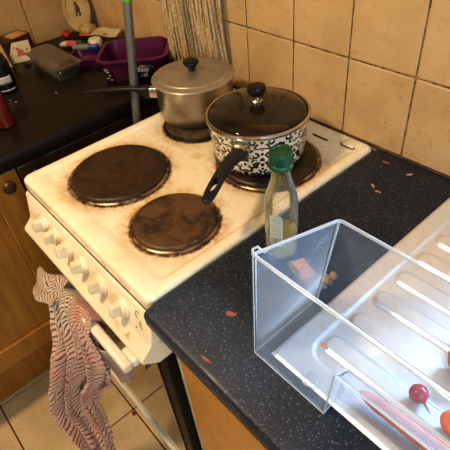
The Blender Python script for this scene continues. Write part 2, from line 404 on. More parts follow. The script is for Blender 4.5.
# floor
bm = B(); box(bm, -.80, 2.3, -3.0, .0, -.05, -.004, 1)
ts = .3333
for i in range(-3, 7):
    for j in range(-7, 4):
        x0 = .105 + ts * i; y0 = -.937 + ts * j
        x1, y1 = x0 + ts, y0 + ts
        x0 = max(x0, -.80); x1 = min(x1, 2.3); y0 = max(y0, -3.0); y1 = min(y1, 0)
        if x1 - x0 < .01 or y1 - y0 < .01: continue
        g = .0022
        loops(bm, [rrect(x0 + g, x1 - g, y0 + g, y1 - g, .003, -.004, 2), rrect(x0 + g, x1 - g, y0 + g, y1 - g, .003, -.001, 2), rrect(x0 + g + .0015, x1 - g - .0015, y0 + g + .0015, y1 - g - .0015, .003, 0, 2)], cap0=False)
struct(obj('floor', bm, [M['floor_tile'], M['floor_grout']], base=(0, 0, 0), smooth=False))

# tiled walls.  back wall in plane y = 0
TS = .15; ZT = 1.0716
def tile_wall(bm, place, u_lines, w_lines, u0, u1, w0, w1, hole=None):
    for a, b in zip(u_lines[:-1], u_lines[1:]):
        for c, d in zip(w_lines[:-1], w_lines[1:]):
            A, Bb, Cc, D = max(a, u0), min(b, u1), max(c, w0), min(d, w1)
            if Bb - A < .01 or D - Cc < .01: continue
            if hole and A < hole[1] and Bb > hole[0] and Cc < hole[3] and D > hole[2]:
                if A < hole[0]: Bb = hole[0]
                elif Bb > hole[1]: A = hole[1]
                elif Cc < hole[2]: D = hole[2]
                elif D > hole[3]: Cc = hole[3]
                else: continue
                if Bb - A < .012 or D - Cc < .012: continue
            g = .0020; ls = []
            for k, (e, dep) in enumerate(((0, 0.0), (0, .0022), (.0016, .0034))):
                ls.append([place(x, z, dep) for x, z, _ in rrect(A + g + e, Bb - g - e, Cc + g + e, D - g - e, .003, 0, 2)])
            loops(bm, ls, cap0=False)
HOLE = (.80, 1.90, 1.08, 2.10)
bm = B()
for (x0, x1, z0, z1) in ((-.80, HOLE[0], 0, 2.4), (HOLE[1], 2.35, 0, 2.4), (HOLE[0], HOLE[1], 0, HOLE[2]), (HOLE[0], HOLE[1], HOLE[3], 2.4)):
    box(bm, x0, x1, 0.0, .10, z0, z1, 1)
ul = [.1074 - TS * 7 + TS * k for k in range(30)]; wl = [ZT - .2 * 2 + .2 * k for k in range(9)]
tile_wall(bm, lambda u, w, d: (u, -d, w), ul, wl, -.7605, 2.3, .862, 2.25, HOLE)
struct(obj('wall_back', bm, [M['wall_tile'], M['grout']], base=(0, 0, 0), smooth=False))
bm = B(); box(bm, -.86, -.764, -3.0, 0.0, 0, 2.4, 1)
tile_wall(bm, lambda u, w, d: (-.764 + d, u, w), [-.069 - TS * k for k in range(18, -2, -1)], wl, -2.6, -.004, .862, 2.25)
struct(obj('wall_left', bm, [M['wall_tile_shaded'], M['grout']], base=(-.8, 0, 0), smooth=False))
bm = B(); box(bm, 2.30, 2.38, -3.0, 0, 0, 2.4); struct(obj('wall_right', bm, M['plaster'], smooth=False))
bm = B(); box(bm, -.86, 2.38, -3.1, -3.0, 0, 2.4); struct(obj('wall_front', bm, M['plaster'], smooth=False))
bm = B(); box(bm, -.86, 2.38, -3.1, .1, 2.4, 2.46); struct(obj('ceiling', bm, M['plaster'], smooth=False))
# grimy sealant along the foot of the tiles
bm = B()
tube(bm, [(x, -.005 + .0012 * noise.noise(Vector((x * 60, 0, 0))), .9015) for x in [-.09 + .012 * k for k in range(98)]], [.0035 + .0012 * noise.noise(Vector((k * .7, 3, 0))) for k in range(98)], 6)
struct(obj('trim_1', bm, M['soot']))
# window in the back wall, over the sink
w = struct(bpy.data.objects.new('window_1', None)); w.location = (1.35, 0.05, HOLE[2]); C.objects.link(w); w['_w'] = (1.35, .05, HOLE[2])
bm = B()
a, b_, c, d = HOLE
for (x0, x1, z0, z1) in ((a, a + .05, c, d), (b_ - .05, b_, c, d), (a, b_, c, c + .05), (a, b_, d - .05, d), (1.325, 1.375, c, d)):
    box(bm, x0, x1, .03, .08, z0, z1)
obj('window_and_fill_frame', bm, M['window_and_fill_frame'], w, bevel=.004)
bm = B(); box(bm, a + .05, b_ - .05, .053, .057, c + .05, d - .05)
obj('window_pane', bm, mat_clear('window_glass', (.97, .98, 1.0), .01, .2, .02), w)

# ------------------------------------------------------------------ left (corner) worktop, cabinet
bm = B()
pr = [(-.762, .862), (-.762, .9), (-.140, .9), (-.133, .898), (-.128, .892), (-.126, .869), (-.127, .858), (-.150, .858), (-.150, .862)]
loops(bm, [[(x, -1.9, z) for x, z in pr], [(x, -.006, z) for x, z in pr]])
tag(obj('worktop', bm, M['dark_worktop'], base=(-.43, -.9, .862)), 'near-black glossy laminate worktop in the corner, left of the cooker', 'worktop')
cab = thing('kitchen_cabinet', (-.43, -.95, 0), 'varnished pine base cabinet with a round wooden knob, left of the cooker', 'cabinet')
bm = B(); box(bm, -.755, -.152, -1.88, -.02, .245, .861); obj('carcass', bm, M['pine'], cab, bevel=.002)
bm = B(); box(bm, -.755, -.243, -1.88, -.02, 0.001, .245); obj('plinth', bm, M['pine'], cab, bevel=.002)
def shaker(y0, y1, z0, z1, xb, xf, rail=.075):
    bm = B()
    box(bm, xb, xf, y0, y0 + rail, z0, z1); box(bm, xb, xf, y1 - rail, y1, z0, z1)
    box(bm, xb, xf, y0 + rail, y1 - rail, z0, z0 + rail); box(bm, xb, xf, y0 + rail, y1 - rail, z1 - rail, z1)
    box(bm, xb, xf - .010, y0 + rail, y1 - rail, z0 + rail, z1 - rail)
    return bm
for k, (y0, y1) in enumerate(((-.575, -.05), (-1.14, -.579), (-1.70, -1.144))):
    dr = obj('door', shaker(y0, y1, .249, .853, -.151, -.130), M['pine'] if k else M['dark_wood_and_shade'], cab, bevel=.0025)  # first door: shade in the gap beside the cooker painted as darker wood
    ky = y1 - .037 if k else y0 + .037
    if k == 1: ky = -.613
    bm = B(); rot = Matrix.Rotation(PI / 2, 3, 'Y')
    lathe(bm, [(.006, 0), (.006, .008), (.014, .014), (.017, .02), (.014, .026), (.005, .028)], (-.130, ky, .822), 24, rot)
    obj('knob', bm, M['dark_wood_and_shade'], dr)

# ------------------------------------------------------------------ right worktop, cabinet
bm = B()
pr = [(-.006, .862), (-.006, .9), (-.606, .9), (-.613, .897), (-.616, .890), (-.616, .870), (-.613, .865), (-.608, .862)]
loops(bm, [[(.5045, y, z) for y, z in pr], [(2.28, y, z) for y, z in pr]])
tag(obj('worktop', bm, M['worktop'], base=(1.3, -.3, .862), bevel=.002), 'black speckled stone-effect worktop running right from the cooker under the steel drainer', 'worktop')
cab = thing('kitchen_cabinet', (1.2, -.3, 0), 'orange-brown wooden base cabinet with a pale edge strip, right of the cooker', 'cabinet')
bm = B(); box(bm, .538, 2.25, -.572, -.02, .1, .861); obj('carcass', bm, M['oak_panel'], cab)
bm = B(); box(bm, .540, 2.25, -.52, -.02, .001, .1); obj('plinth', bm, M['oak_panel'], cab)
bm = B(); box(bm, .535, .5385, -.592, -.02, .1, .861); obj('edge_strip', bm, M['pale_edge'], cab)
for x0 in (.541, 1.05, 1.56):
    bm = B(); box(bm, x0, x0 + .505, -.592, -.573, .104, .856); obj('door', bm, M['oak_panel'], cab, bevel=.0015)

# ------------------------------------------------------------------ COOKER
ck = thing('electric_cooker', (.25, -.3, 0), 'cream freestanding electric cooker with four brown solid hotplates and stained enamel top', 'cooker')
bm = B(); box(bm, .004, .496, -.575, -.02, .05, .865); box(bm, .02, .48, -.55, -.03, .001, .05); obj('body', bm, M['enamel'], ck, bevel=.003)
bm = B(); box(bm, .004, .496, -.600, -.5755, .868, .8725); obj('seam_shadow', bm, M['gap_shadow'], ck)  # black bar standing for the shadow in the slit under the hob
x0, x1, y0, y1 = 0, .4985, -.6, -.008
def RL(e, z, r, ex=0): return rrect(x0 + e, x1 - e, y0 + e + ex, y1 - e, r, z, 8)
ls = [RL(.004, .872, .014), RL(.0005, .8735, .016), RL(0, .877, .016), RL(0, .895, .016), RL(.0012, .9, .016), RL(.004, .9032, .016), RL(.008, .9045, .016), RL(.018, .9045, .014, .012), RL(.022, .9035, .014, .016), RL(.026, .9005, .012, .020), RL(.030, .8995, .012, .022)]
bm = B(); loops(bm, ls, cap0=True, cap1=True)
hob = obj('hob', bm, M['hob'], ck)
tag(hob, 'cream enamel hob top with brown burnt rings and grease spots', None)
for i, (cx, cy, r) in enumerate(BURN):
    bm = B()
    k = r
    prof = [(k, .8990), (k, .9025), (k - .002, .9045), (k - .005, .9050), (k - .0070, .9035)]
    lathe(bm, prof, (cx, cy, 0), 72, cap0=False, cap1=True)
    pl = obj('hotplate_ring', bm, M['ring_metal'] if i != 2 else M['oven_black'], ck)
    bm = B(); q = k - .0068
    lathe(bm, [(q + .001, .9040), (q, .9090), (q - .003, .9115), (q - .02, .9118), (.03, .9113), (.022, .9105), (.004, .9105)], (cx, cy, 0), 72, cap0=False)
    m_ = M['soot'] if i == 2 else mat_plate('hotplate_iron', (.050, .026, .014), (.026, .014, .009), (.085, .045, .024), (cx, cy)) if i != 1 else mat_plate('hotplate_iron_rusty', (.115, .062, .030), (.028, .016, .012), (.16, .09, .045), (cx, cy))
    hp = obj('hotplate', bm, m_, ck)
# vents and lid hinge pads at the back
for sx in (0, 1):
    for k in range(2):
        bm = B(); cx = .384 + .0 * k if sx else .118; cy = -.050 + .024 * k
        l0 = rrect(cx - .022 + (.008 * k if sx else 0), cx + .022 + (.008 * k if sx else 0), cy - .003, cy + .003, .0029, .8988, 4)
        loops(bm, [l0, [(a, b, .9003) for a, b, c in l0]]); obj('vent_slot', bm, M['soot'], ck)
    cx = .452 if sx else .046
    bm = B(); loops(bm, [rrect(cx - .018, cx + .018, -.046, -.014, .006, .8995), rrect(cx - .018, cx + .018, -.046, -.014, .006, .9010)])
    pd = obj('hinge_pad', bm, M['soot'], ck)
    bm = B(); loops(bm, [rrect(cx - .0155, cx + .0155, -.0435, -.0165, .005, .9005), rrect(cx - .0155, cx + .0155, -.0435, -.0165, .005, .9045), rrect(cx - .014, cx + .014, -.042, -.018, .004, .9055)])
    obj('hinge_cap', bm, M['knob_plastic'], pd)
# control panel
bm = B()
prism_x(bm, [(-.576, .866), (-.602, .866), (-.605, .863), (-.6165, .806), (-.620, .798), (-.6385, .782), (-.6425, .776), (-.6415, .769), (-.612, .744), (-.576, .744)], 0.001, .4985)
cp = obj('control_panel', bm, M['enamel'], ck, bevel=.003, seg=3)
nrm = Vector((0, -.966, .259)); nrm = Vector((0, -(.862 - .766), -( -.6325 + .606))).normalized(); nrm = Vector((0, -abs(nrm.y), abs(nrm.z)))
def onpanel(x, z, off=0):
    y = -.605 + (z - .863) * (-.6165 + .605) / (.806 - .863)
    return Vector((x, y, z)) + Vector((0, -.980, .198)) * off
fr = Vector((0, -.980, .198)).to_track_quat('Z', 'Y').to_matrix()
def knob(x, z, ang):
    c = onpanel(x, z, .0002)
    bm = B(); lathe(bm, [(.0215, 0), (.0215, .003), (.0200, .005), (.0190, .005)], c, 40, fr)
    kb = obj('knob_collar', bm, M['knob_plastic'], cp)
    bm = B(); lathe(bm, [(.0175, .003), (.0175, .008), (.0165, .0095)], c, 40, fr)
    R2 = fr @ Matrix.Rotation(ang, 3, 'Z')
    l1 = [R2 @ Vector((a, b, .008)) + c for a, b, _ in rrect(-.0085, .0085, -.0145, .0145, .003, 0, 4)]
    l2 = [R2 @ Vector((a, b, .024)) + c for a, b, _ in rrect(-.0065, .0065, -.0130, .0130, .003, 0, 4)]
    l3 = [R2 @ Vector((a, b, .0255)) + c for a, b, _ in rrect(-.0050, .0050, -.0115, .0115, .003, 0, 4)]
    loops(bm, [l1, l2, l3]); obj('knob_grip', bm, M['knob_plastic'], kb)
for x in (.090, .146, .203, .266, .336, .412): knob(x, .829, rnd.uniform(-.15, .15))
# indicator lamp + squiggle printed on the panel
bm = B()
pts = []
for k in range(16):
    a = .6 + k / 15 * 4.6; pts.append(onpanel((.460 + .006 * math.cos(a)), .846 + .007 * math.sin(a), .0006))
tube(bm, pts, .0005, 6)
tube(bm, [onpanel(.463 + .003 * k, .830 - .0022 * k, .0006) for k in range(5)], .0005, 6)
tube(bm, [onpanel(.468 + .002 * k, .838 - .004 * k, .0006) for k in range(3)], .0005, 6)
obj('printed_mark', bm, M['ink'], cp)
for (x, z) in ((.392, .812), (.384, .816), (.250, .815), (.455, .812)):
    bm = B(); lathe(bm, [(.0016, 0), (.001, .0012)], onpanel(x, z, .0001), 8, fr)
    obj('grease_spot', bm, M['soot'], cp)
# oven door
dr_bm = B(); box(dr_bm, .004, .496, -.600, -.5765, .155, .738)
door = obj('oven_door', dr_bm, M['oven_black'], ck, bevel=.003)
bm = B(); box(bm, .010, .462, -.6040, -.6002, .175, .736); obj('door_glass', bm, M['oven_glass'], door, bevel=.001)
bm = B(); box(bm, .006, .460, -.612, -.6005, .160, .176); obj('door_trim', bm, M['handle_plastic'], door, bevel=.002)
bm = B()
box(bm, .180, .468, -.668, -.648, .730, .752)
for x0 in (.180, .428): box(bm, x0, x0 + .040, -.6495, -.6005, .730, .752)
obj('door_handle', bm, M['handle_plastic'], door, bevel=.006, seg=3)

# ------------------------------------------------------------------ saucepan with damask pattern
cx, cy = .332, -.190
sp_ = thing('saucepan', (cx, cy, .912), 'black and cream damask saucepan with glass lid and long black handle on back right hotplate', 'saucepan')
bm = B()
prof = [(.088, .9125), (.094, .9145), (.0965, .919), (.1000, .955), (.1035, .996), (.1052, 1.003), (.1045, 1.004), (.1020, .998), (.0985, .955), (.0950, .921), (.090, .9165)]
V = lathe(bm, prof, (cx, cy, 0), 96)
lay = bm.loops.layers.uv.verify()
for f in bm.faces:
    us = []
    for l in f.loops:
        a = (math.atan2(l.vert.co.y - cy, l.vert.co.x - cx) / (2 * PI)) % 1.0; us.append(a)
    for l, a in zip(f.loops, us):
        if max(us) - min(us) > .5 and a < .5: a += 1
        l[lay].uv = (a, (l.vert.co.z - .912) / .09)
obj('pan_body', bm, M['damask'], sp_)
bm = B(); lathe(bm, [(.0935, .9126), (.0965, .9150), (.0978, .9155), (.0970, .9185), (.0955, .9170)], (cx, cy, 0), 72, cap1=False); 
obj('base_edge', bm, M['bakelite'], sp_)
bm = B(); lathe(bm, [(.1035, 1.0005), (.1068, 1.0015), (.1078, 1.0050), (.1065, 1.0085), (.1030, 1.0095), (.1015, 1.0085), (.1015, 1.0040), (.1030, 1.0030)], (cx, cy, 0), 96, cap0=False, cap1=False)
rimbm = bm; bm = B()
lathe(bm, [(.1020, 1.0065), (.095, 1.0105), (.08, 1.0160), (.06, 1.0215), (.035, 1.0255), (.010, 1.0270)], (cx, cy, 0), 72, cap0=False)
lid = obj('lid', bm, M['lid_glass'], sp_, solid=.0015); obj('lid_rim', rimbm, M['chrome'], lid)
bm = B(); lathe(bm, [(.011, 1.0265), (.0115, 1.030), (.0085, 1.033), (.008, 1.040)], (cx, cy, 0), 32); obj('knob_stem', bm, M['chrome'], lid)
bm = B(); lathe(bm, [(.008, 1.038), (.013, 1.042), (.0185, 1.050), (.0195, 1.056), (.0175, 1.061), (.012, 1.0635), (.004, 1.0640)], (cx, cy, 0), 36); obj('lid_knob', bm, M['bakelite'], lid)
bm = B(); 
def foodf(u, v):
    a = u * 2 * PI; r = .0965 * v
    return Vector((cx + r * math.cos(a), cy + r * math.sin(a), .966 + .004 * noise.noise(Vector((r * math.cos(a) * 60, r * math.sin(a) * 60, 0)))))
grid(bm, foodf, 60, 16)
fd = obj('stew', bm, M['food'], base=(cx, cy, .966)); tag(fd, 'brown stew seen through the glass lid of the patterned saucepan', 'food', kind='stuff')
# handle
d = Vector((.472, -.862, 0)).normalized(); s = Vector((-d.y, d.x, 0))
bm = B()
P = lambda t_, z, o_=0: Vector((cx, cy, 0)) + d * t_ + s * o_ + Vector((0, 0, z))
hp_ = [(.108, .978, .0165, .0130), (.120, .982, .0178, .0135), (.150, .992, .0155, .0115), (.175, .999, .0125, .0090), (.205, 1.002, .0120, .0080), (.235, 1.002, .0122, .0070), (.262, 1.000, .0122, .0062), (.282, .998, .0105, .0052), (.292, .997, .0055, .004)]
ls = []
for t_, z, w_, h_ in hp_:
    ls.append([P(t_, z + h_ * math.sin(a), w_ * math.cos(a)) for a in [2 * PI * k / 20 for k in range(20)]])
loops(bm, ls); hd = obj('pan_handle', bm, M['bakelite2'], sp_, subsurf=1)
# hanging eye: real hole by boolean
cut = B(); l0 = []
for k in range(20):
    a = 2 * PI * k / 20; l0.append(P(.252 + .0165 * math.cos(a), 0, .0056 * math.sin(a)))
loops(cut, [[p + Vector((0, 0, .97)) for p in l0], [p + Vector((0, 0, 1.05)) for p in l0]])
bmesh.ops.recalc_face_normals(cut, faces=cut.faces)
me = bpy.data.meshes.new('c'); cut.to_mesh(me); cut.free(); co = bpy.data.objects.new('c', me); C.objects.link(co); co.location = (0, 0, 0)
hd.modifiers.clear(); bpy.context.view_layer.update()
ss = hd.modifiers.new('ss', 'SUBSURF'); ss.levels = 2; ss.render_levels = 2
bo = hd.modifiers.new('b', 'BOOLEAN'); bo.object = co; bo.operation = 'DIFFERENCE'; bo.solver = 'EXACT'
bpy.context.view_layer.update()
dg = bpy.context.evaluated_depsgraph_get(); nm = bpy.data.meshes.new_from_object(hd.evaluated_get(dg))
hd.modifiers.clear(); hd.data = nm; bpy.data.objects.remove(co)
nm.polygons.foreach_set('use_smooth', [True] * len(nm.polygons)); nm.set_sharp_from_angle(angle=math.radians(45))
bm = B()
ls = []
for t_, z, w_, h_ in ((.0985, .985, .017, .011), (.106, .987, .0165, .011), (.118, .9905, .0150, .0085), (.130, .993, .0125, .0065)):
    ls.append([P(t_, z + b, a) for a, b, _ in rrect(-w_, w_, -h_, h_, .004, 0, 4)])
loops(bm, ls); obj('handle_bracket', bm, M['chrome'], sp_)

# ------------------------------------------------------------------ aluminium pot
cx, cy = .092, -.168
pt_ = thing('cooking_pot', (cx, cy, .912), 'plain aluminium pot with a thin black side handle, on the back left hotplate', 'pot')
bm = B(); lathe(bm, [(.080, .9125), (.087, .915), (.0905, .922), (.0915, .95), (.0925, 1.0), (.0945, 1.003), (.0940, 1.005), (.0910, 1.0035), (.0900, .95), (.087, .920), (.080, .918)], (cx, cy, 0), 72)
obj('pot_body', bm, M['alu'], pt_)
dv = Vector((-.60, -.80, 0)).normalized(); dv = (Vector((-.125, -.352, 0)) - Vector((cx, cy, 0))).normalized(); s = Vector((-dv.y, dv.x, 0))
P = lambda t_, z, o_=0: Vector((cx, cy, 0)) + dv * t_ + s * o_ + Vector((0, 0, z))
bm = B(); ls = []
for t_, w_, h_ in ((.0905, .010, .013), (.116, .0085, .0125)):
    ls.append([P(t_, .967 + b, a) for a, b, _ in rrect(-w_, w_, -h_, h_, .003, 0, 4)])
loops(bm, ls); obj('handle_bracket', bm, M['chrome'], pt_)
bm = B(); ls = []
for t_, z, w_, h_ in ((.112, .966, .009, .0165), (.116, .966, .010, .0170), (.128, .967, .0105, .0150), (.138, .974, .0085, .0065), (.16, .976, .0075, .0050), (.20, .975, .0075, .0042), (.24, .972, .0070, .0036), (.275, .968, .0050, .0030), (.292, .966, .0030, .0022)):
    ls.append([P(t_, z + b, a) for a, b, _ in rrect(-w_, w_, -h_, h_, min(w_, h_) * .8, 0, 4)])
loops(bm, ls); obj('pot_handle', bm, M['bakelite'], pt_)
bm = B(); lathe(bm, [(.0945, 1.0045), (.0978, 1.0050), (.0985, 1.0075), (.0965, 1.0095), (.0900, 1.0105), (.082, 1.0120), (.080, 1.0140), (.05, 1.0175), (.02, 1.0190), (.003, 1.0192)], (cx, cy, 0), 96)
lid = obj('lid', bm, M['alu_lid'], pt_)
bm = B(); lathe(bm, [(.007, 1.0185), (.0085, 1.021), (.0095, 1.028), (.0155, 1.033), (.0185, 1.038), (.0175, 1.043), (.012, 1.0455), (.003, 1.0460)], (cx, cy, 0), 36); obj('lid_knob', bm, M['bakelite'], lid)

# ------------------------------------------------------------------ bottle of oil
cx, cy = .5665, -.368
bt = thing('oil_bottle', (cx, cy, .9), 'clear glass bottle with green cap and a little yellow oil beside the hob', 'bottle')
bm = B()
prof = [(.022, .9008), (.0255, .9025), (.0268, .908), (.0272, .96), (.0270, 1.002), (.0248, 1.020), (.0195, 1.038), (.0155, 1.052), (.0138, 1.066), (.0132, 1.080)]
lathe(bm, prof, (cx, cy, 0), 56, cap1=False); obj('glass', bm, M['bottle_glass'], bt)
bm = B(); lathe(bm, [(.0225, .9045), (.0248, .9070), (.0255, .912), (.0257, .9480), (.0245, .9482), (.002, .9482)], (cx, cy, 0), 48); obj('oil', bm, M['oil'], bt)
bm = B()
lathe(bm, [(.0150, 1.0735), (.0184, 1.074), (.0188, 1.077), (.0182, 1.0795), (.0166, 1.081), (.0172, 1.085), (.0178, 1.091), (.0178, 1.098), (.0168, 1.1005), (.0130, 1.1010), (.0120, 1.0990), (.003, 1.0985)], (cx, cy, 0), 48)
obj('cap', bm, M['green_cap'], bt)
# label: arched patch on the camera side
def curved_patch(bm, a0, halfw, zb, zt, rad, arch=True, n=24, m=16):
    lay = bm.loops.layers.uv.verify(); W = halfw; H = zt - zb
    rows = []
    for j in range(m + 1):
        z = zb + H * j / m; arcs = W
        if arch and z > zt - W * rad: arcs = math.sqrt(max(0, (W * rad) ** 2 - (z - (zt - W * rad)) ** 2)) / rad
        if arch and z < zb + .004: arcs = W - (.004 - (z - zb)) * .5 / rad
        rows.append([(a0 - arcs + 2 * arcs * i / n, z) for i in range(n + 1)])
    V = [[bm.verts.new((cx + rad * math.cos(a), cy + rad * math.sin(a), z)) for a, z in r] for r in rows]
    for j in range(m):
        for i in range(n):
            f = bm.faces.new((V[j][i], V[j][i + 1], V[j + 1][i + 1], V[j + 1][i]))
            for l, (p_, q_) in zip(f.loops, ((i, j), (i + 1, j), (i + 1, j + 1), (i, j + 1))):
                a, z = rows[q_][p_]; l[lay].uv = (((a - a0) / W + 1) / 2, (z - zb) / H)
ang = math.atan2(-.782 - cy, .9627 - cx) - .32
bm = B(); curved_patch(bm, ang, .40, .934, 1.002, .0276); obj('label', bm, M['label'], bt, solid=.0003)
bm = B()
for i, tx in enumerate('. FINE'):
    pass
def text_mesh(s_, size, mw):
    """lettering as mesh, transformed by 4x4 matrix mw"""
    cu = bpy.data.curves.new('t', 'FONT'); cu.body = s_; cu.size = size; cu.align_x = 'CENTER'; cu.extrude = size * .02; cu.offset = size * .015
    to = bpy.data.objects.new('t', cu); C.objects.link(to); bpy.context.view_layer.update()
    me = bpy.data.meshes.new_from_object(to.evaluated_get(bpy.context.evaluated_depsgraph_get()))
    bpy.data.objects.remove(to); me.transform(mw); return me
bm.free()
def wraptext(s_, size, z, a0, rad):
    me = text_mesh(s_, size, Matrix.Identity(4))
    for v in me.vertices:
        a = a0 + v.co.x / rad; h = v.co.y; r = rad + v.co.z
        v.co = (cx + r * math.cos(a), cy + r * math.sin(a), z + h)
    return me
link('printed_text', wraptext('- - --', .0058, 1.0155, ang, .0262), M['ink'], bt)
link('printed_text', wraptext('------ - -', .0050, 1.0100, ang, .0272), M['ink'], bt)

# ------------------------------------------------------------------ steel drainer
X0, X1, Y0, Y1 = .6965, 1.55, -.527, -.03
def sd(x, y, x0, x1, y0, y1, r):
    qx = abs(x - (x0 + x1) / 2) - (x1 - x0) / 2 + r; qy = abs(y - (y0 + y1) / 2) - (y1 - y0) / 2 + r
    return math.hypot(max(qx, 0), max(qy, 0)) + min(max(qx, qy), 0) - r
def sst(a, b, x):
    t_ = min(1, max(0, (x - a) / (b - a))); return t_ * t_ * (3 - 2 * t_)
RY = [-.110, -.168, -.225, -.283, -.339, -.397, -.453]
def dh(x, y):
    z = .9035
    z -= .0026 * sst(-.004, .0, sd(x, y, X0, X1, Y0, Y1, .012))
    z -= .0022 * sst(.003, -.005, sd(x, y, X0 + .031, 1.5, Y0 + .034, Y1 - .03, .03))
    for ry in RY:
        z += .0044 * sst(.0022, -.0034, sd(x, y, .738, 1.46, ry - .0165, ry + .0135, .0135))
    return z
bm = B()
xs = [X0 + .0022 * k for k in range(200)] + [X0 + .44 + .01 * k for k in range(42)]
ys = [Y0 + .0022 * k for k in range(int((Y1 - Y0) / .0022) + 1)] + [Y1]
V = [[bm.verts.new((x, y, dh(x, y))) for x in xs] for y in ys]
for j in range(len(ys) - 1):
    for i in range(len(xs) - 1): bm.faces.new((V[j][i], V[j][i + 1], V[j + 1][i + 1], V[j + 1][i]))
tag(obj('sink_drainer', bm, M['steel'], base=(1.1, -.28, .9)), 'stainless steel draining board with long raised ribs, set in the speckled worktop', 'drainer')

# ------------------------------------------------------------------ clear fridge drawer (tray)
tr = thing('fridge_drawer', (.88, -.47, .905), 'clear plastic fridge drawer with a stepped front, standing on the draining board', 'drawer')
zb = .9075
P_ = dict(A0=(.681, -.543, zb - .003), B0=(.803, -.543, zb - .003), C0=(.803, -.516, zb), D0=(1.08, -.516, zb), E0=(1.08, -.412, zb), F0=(.682, -.412, zb),
          A2=(.679, -.533, 1.090), D2=(1.11, -.535, 1.088), E2=(1.11, -.402, 1.072), F2=(.704, -.407, 1.076),
          B1=(.812, -.543, 1.004), C1=(.812, -.519, .990), d1=(1.095, -.543, 1.014), D1=(1.095, -.519, 1.000))
bm = B(); vv_ = {k: bm.verts.new(v) for k, v in P_.items()}
for f in (('A0', 'B0', 'B1', 'd1', 'D2', 'A2'), ('B0', 'C0', 'C1', 'B1'), ('C0', 'D0', 'D1', 'C1'), ('C1', 'D1', 'd1', 'B1'),
          ('A0', 'A2', 'F2', 'F0'), ('F0', 'F2', 'E2', 'E0'), ('D0', 'E0', 'E2', 'D2', 'd1', 'D1'), ('A0', 'F0', 'E0', 'D0', 'C0', 'B0')):
    bm.faces.new([vv_[i] for i in f])
bmesh.ops.recalc_face_normals(bm, faces=bm.faces)
o = obj('drawer_body', bm, M['tray'], tr)
b = o.modifiers.new('b', 'BEVEL'); b.width = .005; b.segments = 3; b.limit_method = 'ANGLE'; b.angle_limit = math.radians(30)
# rolled rim
bm = B()
rim = [P_['A2'], P_['D2'], P_['E2'], P_['F2']]
def rounded_path(pts, r, n=6):
    out = []; m = len(pts)
    for i in range(m):
        p = Vector(pts[i]); a = (Vector(pts[i - 1]) - p).normalized(); b = (Vector(pts[(i + 1) % m]) - p).normalized()
        for k in range(n + 1):
            t_ = k / n; q0 = p + a * r; q1 = p + b * r
            out.append(q0 * (1 - t_) ** 2 + p * 2 * t_ * (1 - t_) + q1 * t_ ** 2)
    return out + [out[0]]
tube(bm, rounded_path(rim, .006), .0022, 8); obj('drawer_rim', bm, M['tray_rim'], tr)
bm = B(); a_ = P_['A2']
tube(bm, [Vector(a_) + Vector(o_) for o_ in ((.0, .000, -.001), (-.004, .004, .003), (-.002, .010, .004), (.003, .012, -.001), (.003, .016, -.006), (.003, .024, -.004))], .0017, 8)
obj('corner_hook', bm, M['tray_rim'], tr)
# bright moulded corner beads along the main edges
bm = B()
def bead(*ks, r=.0010): tube(bm, [Vector(P_[k]) for k in ks], r, 6)
bead('A0', 'A2'); bead('A0', 'B0', r=.0011); bead('B0', 'C0', 'D0'); bead('B0', 'B1'); bead('B1', 'd1', r=.0014); bead('C1', 'D1', r=.0009); bead('F0', 'F2', r=.0016); bead('F0', 'E0', r=.0008); bead('A0', 'F0', r=.0007); bead('B1', 'C1')
obj('moulded_edges', bm, M['tray_rim'], tr)
# round moulding pips on the floor of the drawer
bm = B()
for (x, y, r) in ((.762, -.522, .010),):
    tube(bm, [(x + r * math.cos(2 * PI * k / 20), y + r * math.sin(2 * PI * k / 20), zb + .001) for k in range(21)], .0010, 6)
obj('moulded_ring', bm, M['tray_rim'], tr)

# vegetables in the drawer
def carrot(p0, p1, r0, label, seed):
    bm = B(); p0, p1 = Vector(p0), Vector(p1); n = 26; pts = []; rs = []
    for k in range(n + 1):
        t_ = k / n; q = p0.lerp(p1, t_)
        q += Vector((0, 0, .002 * math.sin(t_ * 7 + seed))); pts.append(q)
        rr = r0 * (1 - .50 * t_) * min(1, math.sqrt(max(0, t_ * 14 + .05))) * min(1, math.sqrt((1 - t_) * 9 + .02)); rs.append(rr * (1 + .04 * math.sin(t_ * 60 + seed)))
    tube(bm, pts, rs, 20)
    return tag(obj('carrot', bm, M['carrot'], subsurf=1), label, 'carrot')
carrot((1.010, -.488, .9275), (.818, -.496, .9175), .0160, 'orange carrot lying along the stepped front of the clear drawer, pointing left', 1)
carrot((.903, -.455, .9265), (1.050, -.440, .9185), .0160, 'short orange carrot with blunt end right of the radish in the clear drawer', 4)
rd = thing('radish', (.871, -.448, .908), 'small round dark pink radish on the floor of the clear drawer', 'radish')
bm = B(); blob(bm, (.871, -.448, .9205), (.0118, .0118, .0118), 3, .05, 3, 2); obj('root', bm, M['radish'], rd)
bm = B(); tube(bm, [(.882, -.453, .919), (.888, -.455, .9145), (.893, -.456, .912)], [.0022, .0011, .0004], 8); obj('root_tail', bm, M['radish'], rd)
bm = B(); blob(bm, (.893, -.372, .9245), (.026, .021, .019), 4, .12, 2, 5)
tag(obj('potato', bm, M['potato']), 'small brown potato behind the clear drawer on the draining board', 'potato')
on = thing('red_onion', (.872, -.330, .905), 'dark purple red onion behind the clear drawer at the right edge of the photo', 'onion')
bm = B(); lathe(bm, [(.004, .9055), (.013, .9075), (.0185, .917), (.0185, .926), (.013, .934), (.005, .938), (.0025, .945)], (.878, -.324, 0), 32); obj('bulb', bm, M['onion'], on)

